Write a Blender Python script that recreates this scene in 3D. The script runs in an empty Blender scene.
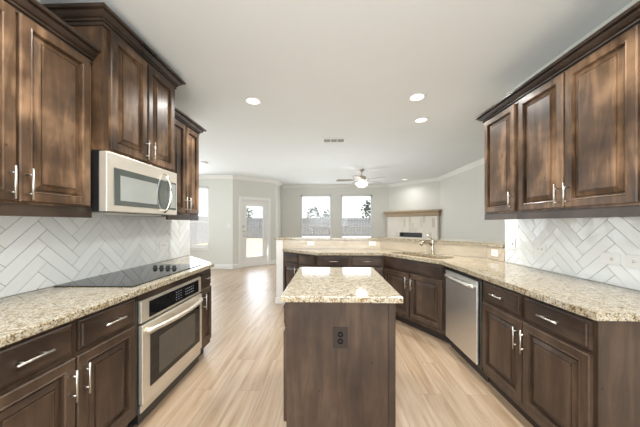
import bpy, bmesh, math, random
from mathutils import Vector, Matrix
random.seed(7)
S = bpy.context.scene
COL = S.collection
# ------------------------------------------------------------ camera
F, EYE = 252.0, 1.33
cam = bpy.data.cameras.new('camera'); camo = bpy.data.objects.new('camera', cam); COL.objects.link(camo)
camo.location = (0, 0, EYE); camo.rotation_euler = (math.pi/2, 0, math.atan(8/252))
cam.sensor_width = 36; cam.lens = F/640*36; cam.shift_y = 10/640; cam.clip_start = .05; cam.clip_end = 300
S.camera = camo
# ------------------------------------------------------------ view, world, sun, big lights
S.view_settings.view_transform = 'Standard'; S.view_settings.look = 'None'; S.view_settings.gamma = 1
S.view_settings.exposure = 0.64; S.view_settings.use_curve_mapping = False
W = bpy.data.worlds.new('sky'); S.world = W; W.use_nodes = True
wn, wl = W.node_tree.nodes, W.node_tree.links
wn.clear()
wo = wn.new('ShaderNodeOutputWorld'); wb = wn.new('ShaderNodeBackground'); wl.new(wb.outputs[0], wo.inputs[0])
tc = wn.new('ShaderNodeTexCoord'); sx = wn.new('ShaderNodeSeparateXYZ'); wr = wn.new('ShaderNodeValToRGB')
wl.new(tc.outputs['Generated'], sx.inputs[0]); wl.new(sx.outputs[2], wr.inputs[0]); wl.new(wr.outputs[0], wb.inputs[0])
wr.color_ramp.elements[0].position = 0.0; wr.color_ramp.elements[0].color = (.93, .95, .97, 1)
wr.color_ramp.elements[1].position = .5; wr.color_ramp.elements[1].color = (.52, .68, .95, 1)
wb.inputs[1].default_value = 1.0
sl = bpy.data.lights.new('sun', 'SUN'); sl.energy = 5.5; sl.angle = .02; sl.color = (1, .95, .87)
so = bpy.data.objects.new('sun', sl); COL.objects.link(so); so.rotation_euler = (math.radians(50), 0, math.radians(74))

def area(name, loc, rot, sx_, sy_, power, color=(1, 1, 1)):
    l = bpy.data.lights.new(name, 'AREA'); l.shape = 'RECTANGLE'; l.size = sx_; l.size_y = sy_; l.energy = power; l.color = color
    o = bpy.data.objects.new(name, l); COL.objects.link(o); o.location = loc; o.rotation_euler = rot
    return o
# unseen fill lamps added for brightness, then daylight from the windows
area('living_fill', (.4, 5.7, .85), (math.radians(180), 0, 0), 2.6, 1.2, 12, (.9, .95, 1))  # upward fill lamp added behind the bar to brighten the living ceiling
area('rear_fill', (0, -2.2, 1.5), (math.radians(97), 0, 0), 3.2, 2.0, 90, (.88, .94, 1))  # added softbox facing forward as fill; the rear wall has no window
area('ceiling_fill', (0, -1.3, 1.7), (math.radians(180-24), 0, 0), 2.0, 1.4, 20, (.9, .95, 1))  # fill lamp added behind the camera, aimed up to light the ceiling
for wx_ in (-.445, 1.05): area('window_daylight_back', (wx_, 9.22, 1.6), (math.radians(-88), 0, 0), 1.0, 1.45, 9, (.9, .95, 1))
area('window_daylight_nook', (-3.9, 7.2, 1.5), (math.radians(-88), 0, 0), 1.0, 1.7, 18, (.9, .95, 1))
area('nook_side_fill', (-4.5, 5.2, 1.5), (math.radians(88), 0, math.radians(-90)), 2.0, 1.8, 30, (.88, .94, 1))  # extra fill lamp at the unseen side window, added to brighten the nook

area('door_daylight', (-2.15, 7.78, 1.1), (math.radians(-84), 0, math.radians(45)), .7, 1.6, 10, (.88, .94, 1))

# ------------------------------------------------------------ materials
def newmat(name):
    m = bpy.data.materials.new(name); m.use_nodes = True
    nt = m.node_tree; b = nt.nodes['Principled BSDF']
    return m, nt, b
def N(nt, t, **kw):
    n = nt.nodes.new(t)
    for k, v in kw.items(): setattr(n, k, v)
    return n
def ramp(nt, pts):
    r = N(nt, 'ShaderNodeValToRGB'); e = r.color_ramp.elements
    while len(e) < len(pts): e.new(.5)
    for i, (p, c) in enumerate(pts):
        e[i].position = p; e[i].color = (*c, 1) if len(c) == 3 else c
    return r
def plain(name, col, rough=.5, metal=0, var=.04, scale=8, bump=0, coat=0, emit=None, es=0, stretch=(1, 1, 1), spec=.5):
    m, nt, b = newmat(name); b.inputs['Specular IOR Level'].default_value = spec
    t = N(nt, 'ShaderNodeTexCoord'); mp = N(nt, 'ShaderNodeMapping'); mp.inputs['Scale'].default_value = stretch
    nz = N(nt, 'ShaderNodeTexNoise'); nz.inputs['Scale'].default_value = scale; nz.inputs['Detail'].default_value = 4
    nt.links.new(t.outputs['Object'], mp.inputs[0]); nt.links.new(mp.outputs[0], nz.inputs['Vector'])
    r = ramp(nt, [(.3, tuple(max(0, c*(1-var)) for c in col)), (.7, tuple(min(1, c*(1+var)) for c in col))])
    nt.links.new(nz.outputs[0], r.inputs[0]); nt.links.new(r.outputs[0], b.inputs['Base Color'])
    b.inputs['Roughness'].default_value = rough; b.inputs['Metallic'].default_value = metal
    if coat: b.inputs['Coat Weight'].default_value = coat; b.inputs['Coat Roughness'].default_value = .12
    if bump:
        bp = N(nt, 'ShaderNodeBump'); bp.inputs['Strength'].default_value = bump; bp.inputs['Distance'].default_value = .002
        nt.links.new(nz.outputs[0], bp.inputs['Height']); nt.links.new(bp.outputs[0], b.inputs['Normal'])
    if emit: b.inputs['Emission Color'].default_value = (*emit, 1); b.inputs['Emission Strength'].default_value = es
    return m
def wood(name, dark, mid, light, stretch=(7, 7, .9), rough=.36, blotch=.9):
    m, nt, b = newmat(name); L = nt.links.new
    t = N(nt, 'ShaderNodeTexCoord'); oi = N(nt, 'ShaderNodeObjectInfo')
    mul = N(nt, 'ShaderNodeVectorMath', operation='MULTIPLY_ADD')
    cx = N(nt, 'ShaderNodeCombineXYZ'); L(oi.outputs['Random'], cx.inputs[0]); L(oi.outputs['Random'], cx.inputs[1]); L(oi.outputs['Random'], cx.inputs[2])
    L(cx.outputs[0], mul.inputs[0]); mul.inputs[1].default_value = (37, 19, 53); L(t.outputs['Object'], mul.inputs[2])
    mp = N(nt, 'ShaderNodeMapping'); mp.inputs['Scale'].default_value = stretch; L(mul.outputs[0], mp.inputs[0])
    n1 = N(nt, 'ShaderNodeTexNoise'); n1.inputs['Scale'].default_value = 2.2; n1.inputs['Detail'].default_value = 8; n1.inputs['Roughness'].default_value = .62; n1.inputs['Distortion'].default_value = .6
    L(mp.outputs[0], n1.inputs['Vector'])
    n2 = N(nt, 'ShaderNodeTexNoise'); n2.inputs['Scale'].default_value = 3.2; n2.inputs['Detail'].default_value = 3
    L(mul.outputs[0], n2.inputs['Vector'])
    ad = N(nt, 'ShaderNodeMath', operation='MULTIPLY_ADD'); L(n2.outputs[0], ad.inputs[0]); ad.inputs[1].default_value = blotch
    ml = N(nt, 'ShaderNodeMath', operation='MULTIPLY_ADD'); L(n1.outputs[0], ml.inputs[0]); ml.inputs[1].default_value = .6; ml.inputs[2].default_value = -.25+(.9-blotch)*.5
    L(ml.outputs[0], ad.inputs[2])
    r = ramp(nt, [(.28, dark), (.5, mid), (.78, light)]); L(ad.outputs[0], r.inputs[0])
    # small knots and worm holes
    v = N(nt, 'ShaderNodeTexVoronoi'); v.inputs['Scale'].default_value = 9; L(mul.outputs[0], v.inputs['Vector'])
    kr = ramp(nt, [(.035, (.25, .25, .25)), (.07, (1, 1, 1))]); L(v.outputs['Distance'], kr.inputs[0])
    mx = N(nt, 'ShaderNodeMix', data_type='RGBA', blend_type='MULTIPLY'); mx.inputs[0].default_value = .8
    L(r.outputs[0], mx.inputs[6]); L(kr.outputs[0], mx.inputs[7]); L(mx.outputs[2], b.inputs['Base Color'])
    rr = N(nt, 'ShaderNodeMapRange'); rr.inputs['To Min'].default_value = rough-.08; rr.inputs['To Max'].default_value = rough+.12; L(n2.outputs[0], rr.inputs[0]); L(rr.outputs[0], b.inputs['Roughness'])
    b.inputs['Coat Weight'].default_value = .12; b.inputs['Coat Roughness'].default_value = .2; b.inputs['Specular IOR Level'].default_value = .32
    bp = N(nt, 'ShaderNodeBump'); bp.inputs['Strength'].default_value = .15; bp.inputs['Distance'].default_value = .002; L(n1.outputs[0], bp.inputs['Height']); L(bp.outputs[0], b.inputs['Normal'])
    return m
def granite_mat():
    m, nt, b = newmat('speckled_granite'); L = nt.links.new
    t = N(nt, 'ShaderNodeTexCoord')
    def nz(s, d=4, r=.6, vec=None):
        n = N(nt, 'ShaderNodeTexNoise'); n.inputs['Scale'].default_value = s; n.inputs['Detail'].default_value = d; n.inputs['Roughness'].default_value = r
        L(t.outputs['Object'], n.inputs['Vector']); return n
    a = nz(42); base = ramp(nt, [(.34, (.25, .17, .085)), (.43, (.43, .36, .235)), (.56, (.54, .49, .385)), (.72, (.48, .455, .40))]); L(a.outputs[0], base.inputs[0])
    c = nz(130, 3, .7); dk = ramp(nt, [(.38, (.04, .03, .02)), (.45, (.5, .4, .3)), (.5, (1, 1, 1))]); L(c.outputs[0], dk.inputs[0])
    g = nz(46, 5, .7); gr = ramp(nt, [(.37, (.22, .19, .17)), (.45, (1, 1, 1))]); L(g.outputs[0], gr.inputs[0])
    m1 = N(nt, 'ShaderNodeMix', data_type='RGBA', blend_type='MULTIPLY'); m1.inputs[0].default_value = .75; L(base.outputs[0], m1.inputs[6]); L(dk.outputs[0], m1.inputs[7])
    m2 = N(nt, 'ShaderNodeMix', data_type='RGBA', blend_type='MULTIPLY'); m2.inputs[0].default_value = .75; L(m1.outputs[2], m2.inputs[6]); L(gr.outputs[0], m2.inputs[7])
    L(m2.outputs[2], b.inputs['Base Color']); b.inputs['Roughness'].default_value = .09; b.inputs['Specular IOR Level'].default_value = .85
    return m
def floor_mat():
    m, nt, b = newmat('oak_plank_floor'); L = nt.links.new
    t = N(nt, 'ShaderNodeTexCoord'); s = N(nt, 'ShaderNodeSeparateXYZ'); c = N(nt, 'ShaderNodeCombineXYZ')
    L(t.outputs['Object'], s.inputs[0]); L(s.outputs[1], c.inputs[0]); L(s.outputs[0], c.inputs[1])
    br = N(nt, 'ShaderNodeTexBrick'); L(c.outputs[0], br.inputs['Vector'])
    br.inputs['Scale'].default_value = 1; br.inputs['Brick Width'].default_value = 1.22; br.inputs['Row Height'].default_value = .178
    br.inputs['Mortar Size'].default_value = .0012; br.inputs['Mortar Smooth'].default_value = .1; br.inputs['Bias'].default_value = 0
    br.inputs['Color1'].default_value = (0, 0, 0, 1); br.inputs['Color2'].default_value = (1, 1, 1, 1); br.inputs['Mortar'].default_value = (.3, .3, .3, 1); br.offset = .37
    mp = N(nt, 'ShaderNodeMapping'); mp.inputs['Scale'].default_value = (.7, 11, 1); L(c.outputs[0], mp.inputs[0])
    off = N(nt, 'ShaderNodeVectorMath', operation='MULTIPLY_ADD'); L(br.outputs['Color'], off.inputs[0]); off.inputs[1].default_value = (13, 5, 9); L(mp.outputs[0], off.inputs[2])
    n = N(nt, 'ShaderNodeTexNoise'); n.inputs['Scale'].default_value = 1.6; n.inputs['Detail'].default_value = 9; n.inputs['Roughness'].default_value = .65; n.inputs['Distortion'].default_value = .8; L(off.outputs[0], n.inputs['Vector'])
    r = ramp(nt, [(.30, (.27, .17, .095)), (.43, (.41, .285, .18)), (.56, (.48, .36, .25)), (.72, (.56, .44, .325))]); L(n.outputs[0], r.inputs[0])
    tint = ramp(nt, [(0, (.86, .86, .86)), (1, (.97, .97, .97))]); L(br.outputs['Color'], tint.inputs[0])
    mx = N(nt, 'ShaderNodeMix', data_type='RGBA', blend_type='MULTIPLY'); mx.inputs[0].default_value = 1; L(r.outputs[0], mx.inputs[6]); L(tint.outputs[0], mx.inputs[7])
    m2 = N(nt, 'ShaderNodeMix', data_type='RGBA'); L(br.outputs['Fac'], m2.inputs[0]); L(mx.outputs[2], m2.inputs[6]); m2.inputs[7].default_value = (.2, .14, .09, 1)
    L(m2.outputs[2], b.inputs['Base Color'])
    b.inputs['Roughness'].default_value = .34; b.inputs['Specular IOR Level'].default_value = 1.0
    bp = N(nt, 'ShaderNodeBump'); bp.inputs['Strength'].default_value = .12; bp.inputs['Distance'].default_value = .002; L(n.outputs[0], bp.inputs['Height']); L(bp.outputs[0], b.inputs['Normal'])
    return m
def tile_mat(name, c1, c2, rough=.08, bump=.7):
    m, nt, b = newmat(name); L = nt.links.new
    t = N(nt, 'ShaderNodeTexCoord'); n = N(nt, 'ShaderNodeTexNoise'); n.inputs['Scale'].default_value = 9; n.inputs['Detail'].default_value = 3; L(t.outputs['Object'], n.inputs['Vector'])
    g = N(nt, 'ShaderNodeNewGeometry'); r = ramp(nt, [(0, c1), (1, c2)])
    L(g.outputs['Random Per Island'], r.inputs[0]); L(r.outputs[0], b.inputs['Base Color'])
    b.inputs['Roughness'].default_value = rough
    bp = N(nt, 'ShaderNodeBump'); bp.inputs['Strength'].default_value = bump; bp.inputs['Distance'].default_value = .008; L(n.outputs[0], bp.inputs['Height']); L(bp.outputs[0], b.inputs['Normal'])
    return m
def glass_mat():
    m = bpy.data.materials.new('window_glass'); m.use_nodes = True; nt = m.node_tree; nt.nodes.clear(); L = nt.links.new
    o = N(nt, 'ShaderNodeOutputMaterial'); mx = N(nt, 'ShaderNodeMixShader'); a = N(nt, 'ShaderNodeBsdfTransparent'); g = N(nt, 'ShaderNodeBsdfGlossy'); fr = N(nt, 'ShaderNodeFresnel')
    g.inputs['Roughness'].default_value = .02; fr.inputs[0].default_value = 1.25; a.inputs[0].default_value = (.97, .985, .98, 1)
    L(fr.outputs[0], mx.inputs[0]); L(a.outputs[0], mx.inputs[1]); L(g.outputs[0], mx.inputs[2]); L(mx.outputs[0], o.inputs[0]); return m
def stone_mat():
    m, nt, b = newmat('travertine_tile'); L = nt.links.new
    t = N(nt, 'ShaderNodeTexCoord'); s = N(nt, 'ShaderNodeSeparateXYZ'); c = N(nt, 'ShaderNodeCombineXYZ')
    L(t.outputs['Object'], s.inputs[0]); L(s.outputs[2], c.inputs[0]); L(s.outputs[0], c.inputs[1])
    br = N(nt, 'ShaderNodeTexBrick'); L(c.outputs[0], br.inputs['Vector']); br.inputs['Scale'].default_value = 1
    br.inputs['Brick Width'].default_value = .3; br.inputs['Row Height'].default_value = .1; br.inputs['Mortar Size'].default_value = .004
    br.inputs['Color1'].default_value = (.80, .75, .66, 1); br.inputs['Color2'].default_value = (.48, .37, .26, 1); br.inputs['Mortar'].default_value = (.78, .75, .68, 1); br.inputs['Bias'].default_value = -.5
    L(br.outputs[0], b.inputs['Base Color']); b.inputs['Roughness'].default_value = .4
    return m
M = dict(
    wood=wood('stained_alder', (.020, .011, .006), (.090, .050, .026), (.36, .215, .12)),
    basewood=wood('stained_alder_base', (.022, .013, .0085), (.060, .037, .024), (.14, .09, .058), blotch=.45),
    woodh=wood('stained_alder_horizontal', (.017, .0105, .0075), (.042, .026, .018), (.10, .066, .044), (.9, 7, 7)),
    trimwood=wood('stained_alder_trim', (.016, .010, .007), (.036, .023, .016), (.08, .052, .036), (.9, .9, .9), .28),
    kick=plain('toe_kick_brown', (.03, .02, .015), .6),
    granite=granite_mat(), floor=floor_mat(),
    wall=plain('greige_wall_paint', (.70, .695, .64), .7, var=.012, scale=2, bump=.05),
    ceil=plain('ceiling_paint', (.775, .80, .80), .8, var=.01, scale=2),
    trim=plain('white_trim_paint', (.84, .83, .80), .4, var=.01),
    tile=tile_mat('glossy_white_tile', (.77, .79, .78), (.86, .88, .87)),
    btile=tile_mat('cream_tile', (.55, .47, .36), (.58, .50, .39), .12),
    creamgrout=plain('cream_grout', (.58, .52, .43), .9),
    grout=plain('grey_grout', (.27, .265, .25), .9),
    steel=plain('brushed_stainless', (.74, .73, .70), .38, 1, .06, 30, stretch=(.3, .3, 12)),
    steelw=plain('warm_stainless', (.76, .71, .62), .38, .75, .04, 30, stretch=(.3, .3, 12)),
    nickel=plain('satin_nickel', (.62, .60, .56), .33, 1, .02),
    chrome=plain('polished_chrome', (.85, .83, .80), .08, 1, .01),
    fauc=plain('brushed_bronze_nickel', (.52, .46, .38), .25, 1, .02),
    black=plain('black_plastic', (.012, .012, .012), .3, var=.1),
    bglass=plain('black_glass', (.008, .009, .010), .03, var=.1),
    greenglass=plain('smoked_oven_glass', (.07, .085, .075), .06, var=.1, coat=1),
    mesh=plain('microwave_window_mesh', (.36, .38, .36), .15, var=.05, coat=.6),
    ovenwin=plain('oven_inner_window', (.07, .065, .055), .1, var=.1, coat=.2),
    mark=plain('display_marks', (.35, .42, .5), .4),
    plate=plain('white_plastic', (.78, .78, .76), .35, var=.01),
    slot=plain('outlet_slot', (.006, .006, .006), .6, spec=.1),
    bplate=plain('brown_plastic', (.042, .032, .026), .55, var=.03, spec=.15),
    glass=glass_mat(), stone=stone_mat(),
    mantel=plain('mantel_wood', (.40, .30, .19), .45, var=.15, scale=5, stretch=(1, 8, 8)),
    lens=plain('lamp_lens', (1, 1, 1), .5, emit=(1, .93, .86), es=.85),
    bowl=plain('frosted_bowl', (.9, .88, .82), .4, emit=(1, .95, .9), es=5),
    blade=plain('fan_blade', (.24, .20, .16), .45, var=.1), fmetal=plain('fan_metal', (.45, .40, .33), .3, 1),
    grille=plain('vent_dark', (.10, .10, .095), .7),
    lawn=plain('dry_lawn', (.56, .47, .32), .95, var=.2, scale=1.5, bump=.3),
    patio=plain('patio_concrete', (.55, .53, .49), .9, var=.08, scale=3),
    fence=plain('weathered_cedar', (.24, .235, .24), .85, var=.25, scale=4, stretch=(6, 6, .5)),
    leaf=plain('foliage', (.12, .135, .10), .8, var=.3, scale=6, bump=.5), bark=plain('bark', (.12, .09, .07), .9, var=.3),
    roof=plain('distant_roof', (.5, .46, .42), .9, var=.1), sink=plain('sink_basin', (.24, .17, .08), .3, .6, .15, 20),
)
# ------------------------------------------------------------ helpers
def link(name, bm, mats, parent=None, smooth=False):
    me = bpy.data.meshes.new(name); bmesh.ops.recalc_face_normals(bm, faces=bm.faces[:]); bm.to_mesh(me); bm.free()
    if not isinstance(mats, (list, tuple)): mats = [mats]
    for m in mats: me.materials.append(M[m])
    if smooth:
        for p in me.polygons: p.use_smooth = True
    o = bpy.data.objects.new(name, me); COL.objects.link(o)
    if parent: o.parent = parent
    return o
def B(): return bmesh.new()
def box(bm, x0, y0, z0, x1, y1, z1, bev=0, mi=0, rot=None):
    r = bmesh.ops.create_cube(bm, size=1); vs = r['verts']
    for v in vs:
        v.co = Vector((x0+(v.co.x+.5)*(x1-x0), y0+(v.co.y+.5)*(y1-y0), z0+(v.co.z+.5)*(z1-z0)))
    fs = set(f for v in vs for f in v.link_faces)
    for f in fs: f.material_index = mi
    if rot is not None: bmesh.ops.transform(bm, matrix=rot, verts=vs)
    if bev:
        es = set(e for v in vs for e in v.link_edges)
        bmesh.ops.bevel(bm, geom=list(es), offset=bev, segments=2, affect='EDGES', profile=.5)
def boxo(name, mat, b6, parent=None, bev=0, smooth=False):
    bm = B(); box(bm, *b6, bev=bev); return link(name, bm, mat, parent)
def prism(bm, pts, z0, z1, mi=0, bev=0):
    lo = [bm.verts.new((x, y, z0)) for x, y in pts]; hi = [bm.verts.new((x, y, z1)) for x, y in pts]
    fs = [bm.faces.new(lo[::-1]), bm.faces.new(hi)]
    n = len(pts)
    for i in range(n): fs.append(bm.faces.new((lo[i], lo[(i+1) % n], hi[(i+1) % n], hi[i])))
    for f in fs: f.material_index = mi
    if bev:
        es = set(e for f in fs[:2] for e in f.edges)
        bmesh.ops.bevel(bm, geom=list(es), offset=bev, segments=3, affect='EDGES', profile=.5)
def tube(bm, pts, rad, seg=10, cap=True, flat=1.0):
    pts = [Vector(p) for p in pts]; rings = []
    rads = rad if isinstance(rad, (list, tuple)) else [rad]*len(pts)
    up = None
    for i, p in enumerate(pts):
        t = (pts[min(i+1, len(pts)-1)]-pts[max(i-1, 0)]).normalized()
        if up is None:
            up = Vector((0, 0, 1)) if abs(t.z) < .9 else Vector((1, 0, 0))
        a = t.cross(up).normalized(); b_ = a.cross(t).normalized(); up = b_
        rings.append([bm.verts.new(p+rads[i]*(math.cos(k*2*math.pi/seg)*a+flat*math.sin(k*2*math.pi/seg)*b_)) for k in range(seg)])
    for r0, r1 in zip(rings, rings[1:]):
        for k in range(seg): bm.faces.new((r0[k], r0[(k+1) % seg], r1[(k+1) % seg], r1[k]))
    if cap: bm.faces.new(rings[0][::-1]); bm.faces.new(rings[-1])
def lathe(bm, prof, seg=24, c=(0, 0, 0), mi=0):
    rings = []
    for r, z in prof:
        rings.append([bm.verts.new((c[0]+r*math.cos(k*2*math.pi/seg), c[1]+r*math.sin(k*2*math.pi/seg), c[2]+z)) for k in range(seg)])
    for r0, r1 in zip(rings, rings[1:]):
        for k in range(seg): bm.faces.new((r0[k], r0[(k+1) % seg], r1[(k+1) % seg], r1[k])).material_index = mi
    bm.faces.new(rings[0][::-1]).material_index = mi; bm.faces.new(rings[-1]).material_index = mi
def sweep(bm, path, prof, z=0, mi=0):
    """profile (out, height) swept along an open 2D path; out = to the right of travel"""
    P = [Vector((*p, 0)) for p in path]; rings = []
    def nrm(a, b):
        d = (b-a).normalized(); return Vector((d.y, -d.x, 0))
    for i, p in enumerate(P):
        if i == 0: m = nrm(P[0], P[1])
        elif i == len(P)-1: m = nrm(P[-2], P[-1])
        else:
            n0, n1 = nrm(P[i-1], p), nrm(p, P[i+1]); m = (n0+n1).normalized(); m = m/max(.3, m.dot(n0))
        rings.append([bm.verts.new((p.x+m.x*o, p.y+m.y*o, z+h)) for o, h in prof])
    n = len(prof)
    for r0, r1 in zip(rings, rings[1:]):
        for k in range(n): bm.faces.new((r0[k], r0[(k+1) % n], r1[(k+1) % n], r1[k])).material_index = mi
    bm.faces.new(rings[0][::-1]); bm.faces.new(rings[-1])
def tag(o, label, cat, group=None, kind=None):
    if kind: o['kind'] = kind
    if label: o['label'] = label
    if cat: o['category'] = cat
    if group: o['group'] = group
    return o
def thing(name, label, cat, loc=(0, 0, 0), rz=0, group=None):
    o = bpy.data.objects.new(name, None); o.empty_display_size = .1; COL.objects.link(o); o.location = loc; o.rotation_euler = (0, 0, rz)
    return tag(o, label, cat, group)
def copy_tree(o, parent=None):
    c = o.copy(); COL.objects.link(c)
    if parent: c.parent = parent
    for ch in list(KIDS.get(o.name, [])): KIDS.setdefault(c.name, []).append(copy_tree(ch, c))
    return c
KIDS = {}
def index_children():
    KIDS.clear()
    for o in S.objects:
        if o.parent: KIDS.setdefault(o.parent.name, []).append(o)
def structure(o): o['kind'] = 'structure'; return o

# ------------------------------------------------------------ room shell
CH = 2.74
ROOM = [(-4.8, 3.2), (-1.93, 3.2), (-1.93, -2.38), (2.04, -2.38), (2.04, 1.5), (3.52, 1.5), (3.52, 7.84), (2.24, 9.35), (-1.82, 9.35), (-1.82, 8.31), (-2.83, 7.40), (-4.8, 7.40)]
bm = B(); prism(bm, ROOM, -.06, 0); structure(link('floor', bm, 'floor'))
bm = B(); prism(bm, ROOM, CH, CH+.1); structure(link('ceiling', bm, 'ceil'))
def wall(name, p0, p1, holes=(), z0=0, z1=CH, th=.12, mat='wall'):
    """room lies to the right of p0->p1; holes = (s0, s1, zlo, zhi) along the wall"""
    p0, p1 = Vector(p0), Vector(p1); L = (p1-p0).length; a = math.atan2(p1.y-p0.y, p1.x-p0.x)
    bm = B()
    cuts = sorted(set([0, L]+[h[0] for h in holes]+[h[1] for h in holes]))
    for s0, s1 in zip(cuts, cuts[1:]):
        hs = [h for h in holes if h[0] <= s0+1e-6 and h[1] >= s1-1e-6]
        if hs:
            if hs[0][2] > z0: box(bm, s0, 0, z0, s1, th, hs[0][2])
            box(bm, s0, 0, hs[0][3], s1, th, z1)
        else: box(bm, s0, 0, z0, s1, th, z1)
    o = link(name, bm, mat); o.location = (p0.x, p0.y, 0); o.rotation_euler = (0, 0, a)
    return structure(o), a
XL, XR = -1.83, 1.93
LE, RE = 3.29, 2.80
WB = 9.25
wall('wall_left', (XL, -2.28), (XL, LE))
wall('wall_rear', (XR, -2.28), (XL, -2.28))
wall('wall_right', (XR, RE), (XR, -2.28))
wall('wall_nook_front', (XL-.12, LE), (-4.7, LE), th=.12)[0]
bpy.data.objects['wall_nook_front'].location.y = LE; 
wall('wall_nook_left', (-4.7, LE), (-4.7, 7.3), [(.7, 3.0, .64, 2.42)])  # opening for the added side window
NX0, NX1 = -4.55, -3.51
wall('wall_nook', (-4.7, 7.3), (-2.79, 7.3), [(NX0+4.7, NX1+4.7, .64, 2.42)])
pA, pB = Vector((-2.79, 7.3)), Vector((-1.72, 8.26))
LD = (pB-pA).length; D0, D1 = .26, 1.16
wall('wall_door', pA, pB, [(D0, D1, 0, 2.06)])
wall('wall_hall', pB, (-1.72, WB))
wx = [(-1.01, .12), (.475, 1.62)]
wall('wall_back', (-1.72, WB), (2.2, WB), [(a+1.72, b+1.72, .80, 2.38) for a, b in wx])
pF, pG = Vector((2.2, WB)), Vector((3.42, 7.8))
wall('wall_fireplace', pF, pG)
wall('wall_living', pG, (3.42, 1.6))
wall('wall_living_front', (3.42, 1.6), (XR+.12, 1.6))
# crown moulding and baseboards
cp = [(0, -.10), (.012, -.10), (.02, -.085), (.06, -.03), (.075, -.015), (.08, -.001), (0, -.001)]
bm = B(); sweep(bm, [(-4.7, LE+.01), (-4.7, 7.3), (-2.79, 7.3), tuple(pB), (-1.72, WB), tuple(pF), tuple(pG), (3.42, 1.62)], cp, CH)
structure(link('trim_crown', bm, 'trim'))
bp_ = [(.0, .001), (.018, .001), (.018, .10), (.012, .125), (0, .13)]
dvec = (pB-pA).normalized()
bm = B(); sweep(bm, [(-4.7, LE+.01), (-4.7, 7.3), (-2.79, 7.3), tuple(pA+dvec*(D0-.08))], bp_); structure(link('baseboard_nook', bm, 'trim'))
bm = B(); sweep(bm, [tuple(pA+dvec*(D1+.08)), tuple(pB), (-1.72, WB), tuple(pF)], bp_); structure(link('baseboard_back', bm, 'trim'))

# windows
def window(name, x0, x1, z0, z1, rail, loc, rz, fw=.05, stool=True):
    """local: x along the wall, y = outward"""
    bm = B(); o = 0.0
    for (a, b, c, d) in ((x0, x0+fw, z0, z1), (x1-fw, x1, z0, z1), (x0, x1, z0, z0+fw), (x0, x1, z1-fw, z1)): box(bm, a, .06, c, b, .11, d)
    box(bm, x0+fw, .05, rail-.022, x1-fw, .10, rail+.022)
    r = structure(link(name, bm, 'trim')); r.location = loc; r.rotation_euler = (0, 0, rz)
    bm = B(); box(bm, x0+fw*.9, .08, z0+fw*.9, x1-fw*.9, .086, z1-fw*.9); link('window_pane', bm, 'glass', r)
    if stool:
        bm = B(); box(bm, x0-.04, -.05, z0-.03, x1+.04, .06, z0-.002, bev=.004); box(bm, x0-.02, -.015, z0-.09, x1+.02, -.002, z0-.031); link('window_sill', bm, 'trim', r)
    return r
window('window_1', wx[0][0], wx[0][1], .80, 2.38, 1.21, (0, WB, 0), 0, stool=False)
window('window_2', wx[1][0], wx[1][1], .80, 2.38, 1.21, (0, WB, 0), 0, stool=False)
window('window_3', NX0, NX1, .64, 2.42, 1.38, (0, 7.3, 0), 0)
window('window_added', .7, 3.0, .64, 2.42, 1.38, (-4.7, LE, 0), math.pi/2)  # unseen window, put in to bring daylight into the nook
# French door with full glass
bm = B(); a = math.atan2(dvec.y, dvec.x)
for x0, x1, z0, z1 in ((D0-.08, D0, 0.001, 2.14), (D1, D1+.08, 0.001, 2.14), (D0, D1, 2.06, 2.14)): box(bm, x0, -.018, z0, x1, -.001, z1, bev=.004)
for x0, x1, z0, z1 in ((D0, D0+.02, 0.001, 2.06), (D1-.02, D1, 0.001, 2.06), (D0, D1, 2.04, 2.06)): box(bm, x0, 0, z0, x1, .12, z1)
dr = structure(link('trim_door', bm, 'trim')); dr.location = (*pA, 0); dr.rotation_euler = (0, 0, a)
bm = B(); dx0, dx1 = D0+.022, D1-.022; gx0, gx1, gz0, gz1 = dx0+.14, dx1-.13, .28, 1.88
for x0, x1, z0, z1 in ((dx0, gx0, .012, 2.037), (gx1, dx1, .012, 2.037), (gx0, gx1, .012, gz0), (gx0, gx1, gz1, 2.037)): box(bm, x0, .03, z0, x1, .075, z1)
for x0, x1, z0, z1 in ((gx0-.02, gx0+.01, gz0-.02, gz1+.02), (gx1-.01, gx1+.02, gz0-.02, gz1+.02), (gx0, gx1, gz0-.02, gz0+.01), (gx0, gx1, gz1-.01, gz1+.02)): box(bm, x0, .022, z0, x1, .082, z1)
dd = structure(link('door_1', bm, 'trim')); dd.location = (*pA, 0); dd.rotation_euler = (0, 0, a)
bm = B(); box(bm, gx0, .05, gz0, gx1, .056, gz1); link('door_pane', bm, 'glass', dd)
for z in (1.24, 1.10, .96):
    bm = B(); R = Matrix.Translation((dx0+.06, .03, z)) @ Matrix.Rotation(math.pi/2, 4, 'X')
    lathe(bm, [(.028, 0), (.028, .008), (.012, .012), (.012, .035), (.026, .04), (.028, .055), (.018, .065)], 16)
    bmesh.ops.transform(bm, matrix=R, verts=bm.verts[:]); link('door_knob' if z < 1 else 'deadbolt', bm, 'nickel', dd, True)

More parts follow.
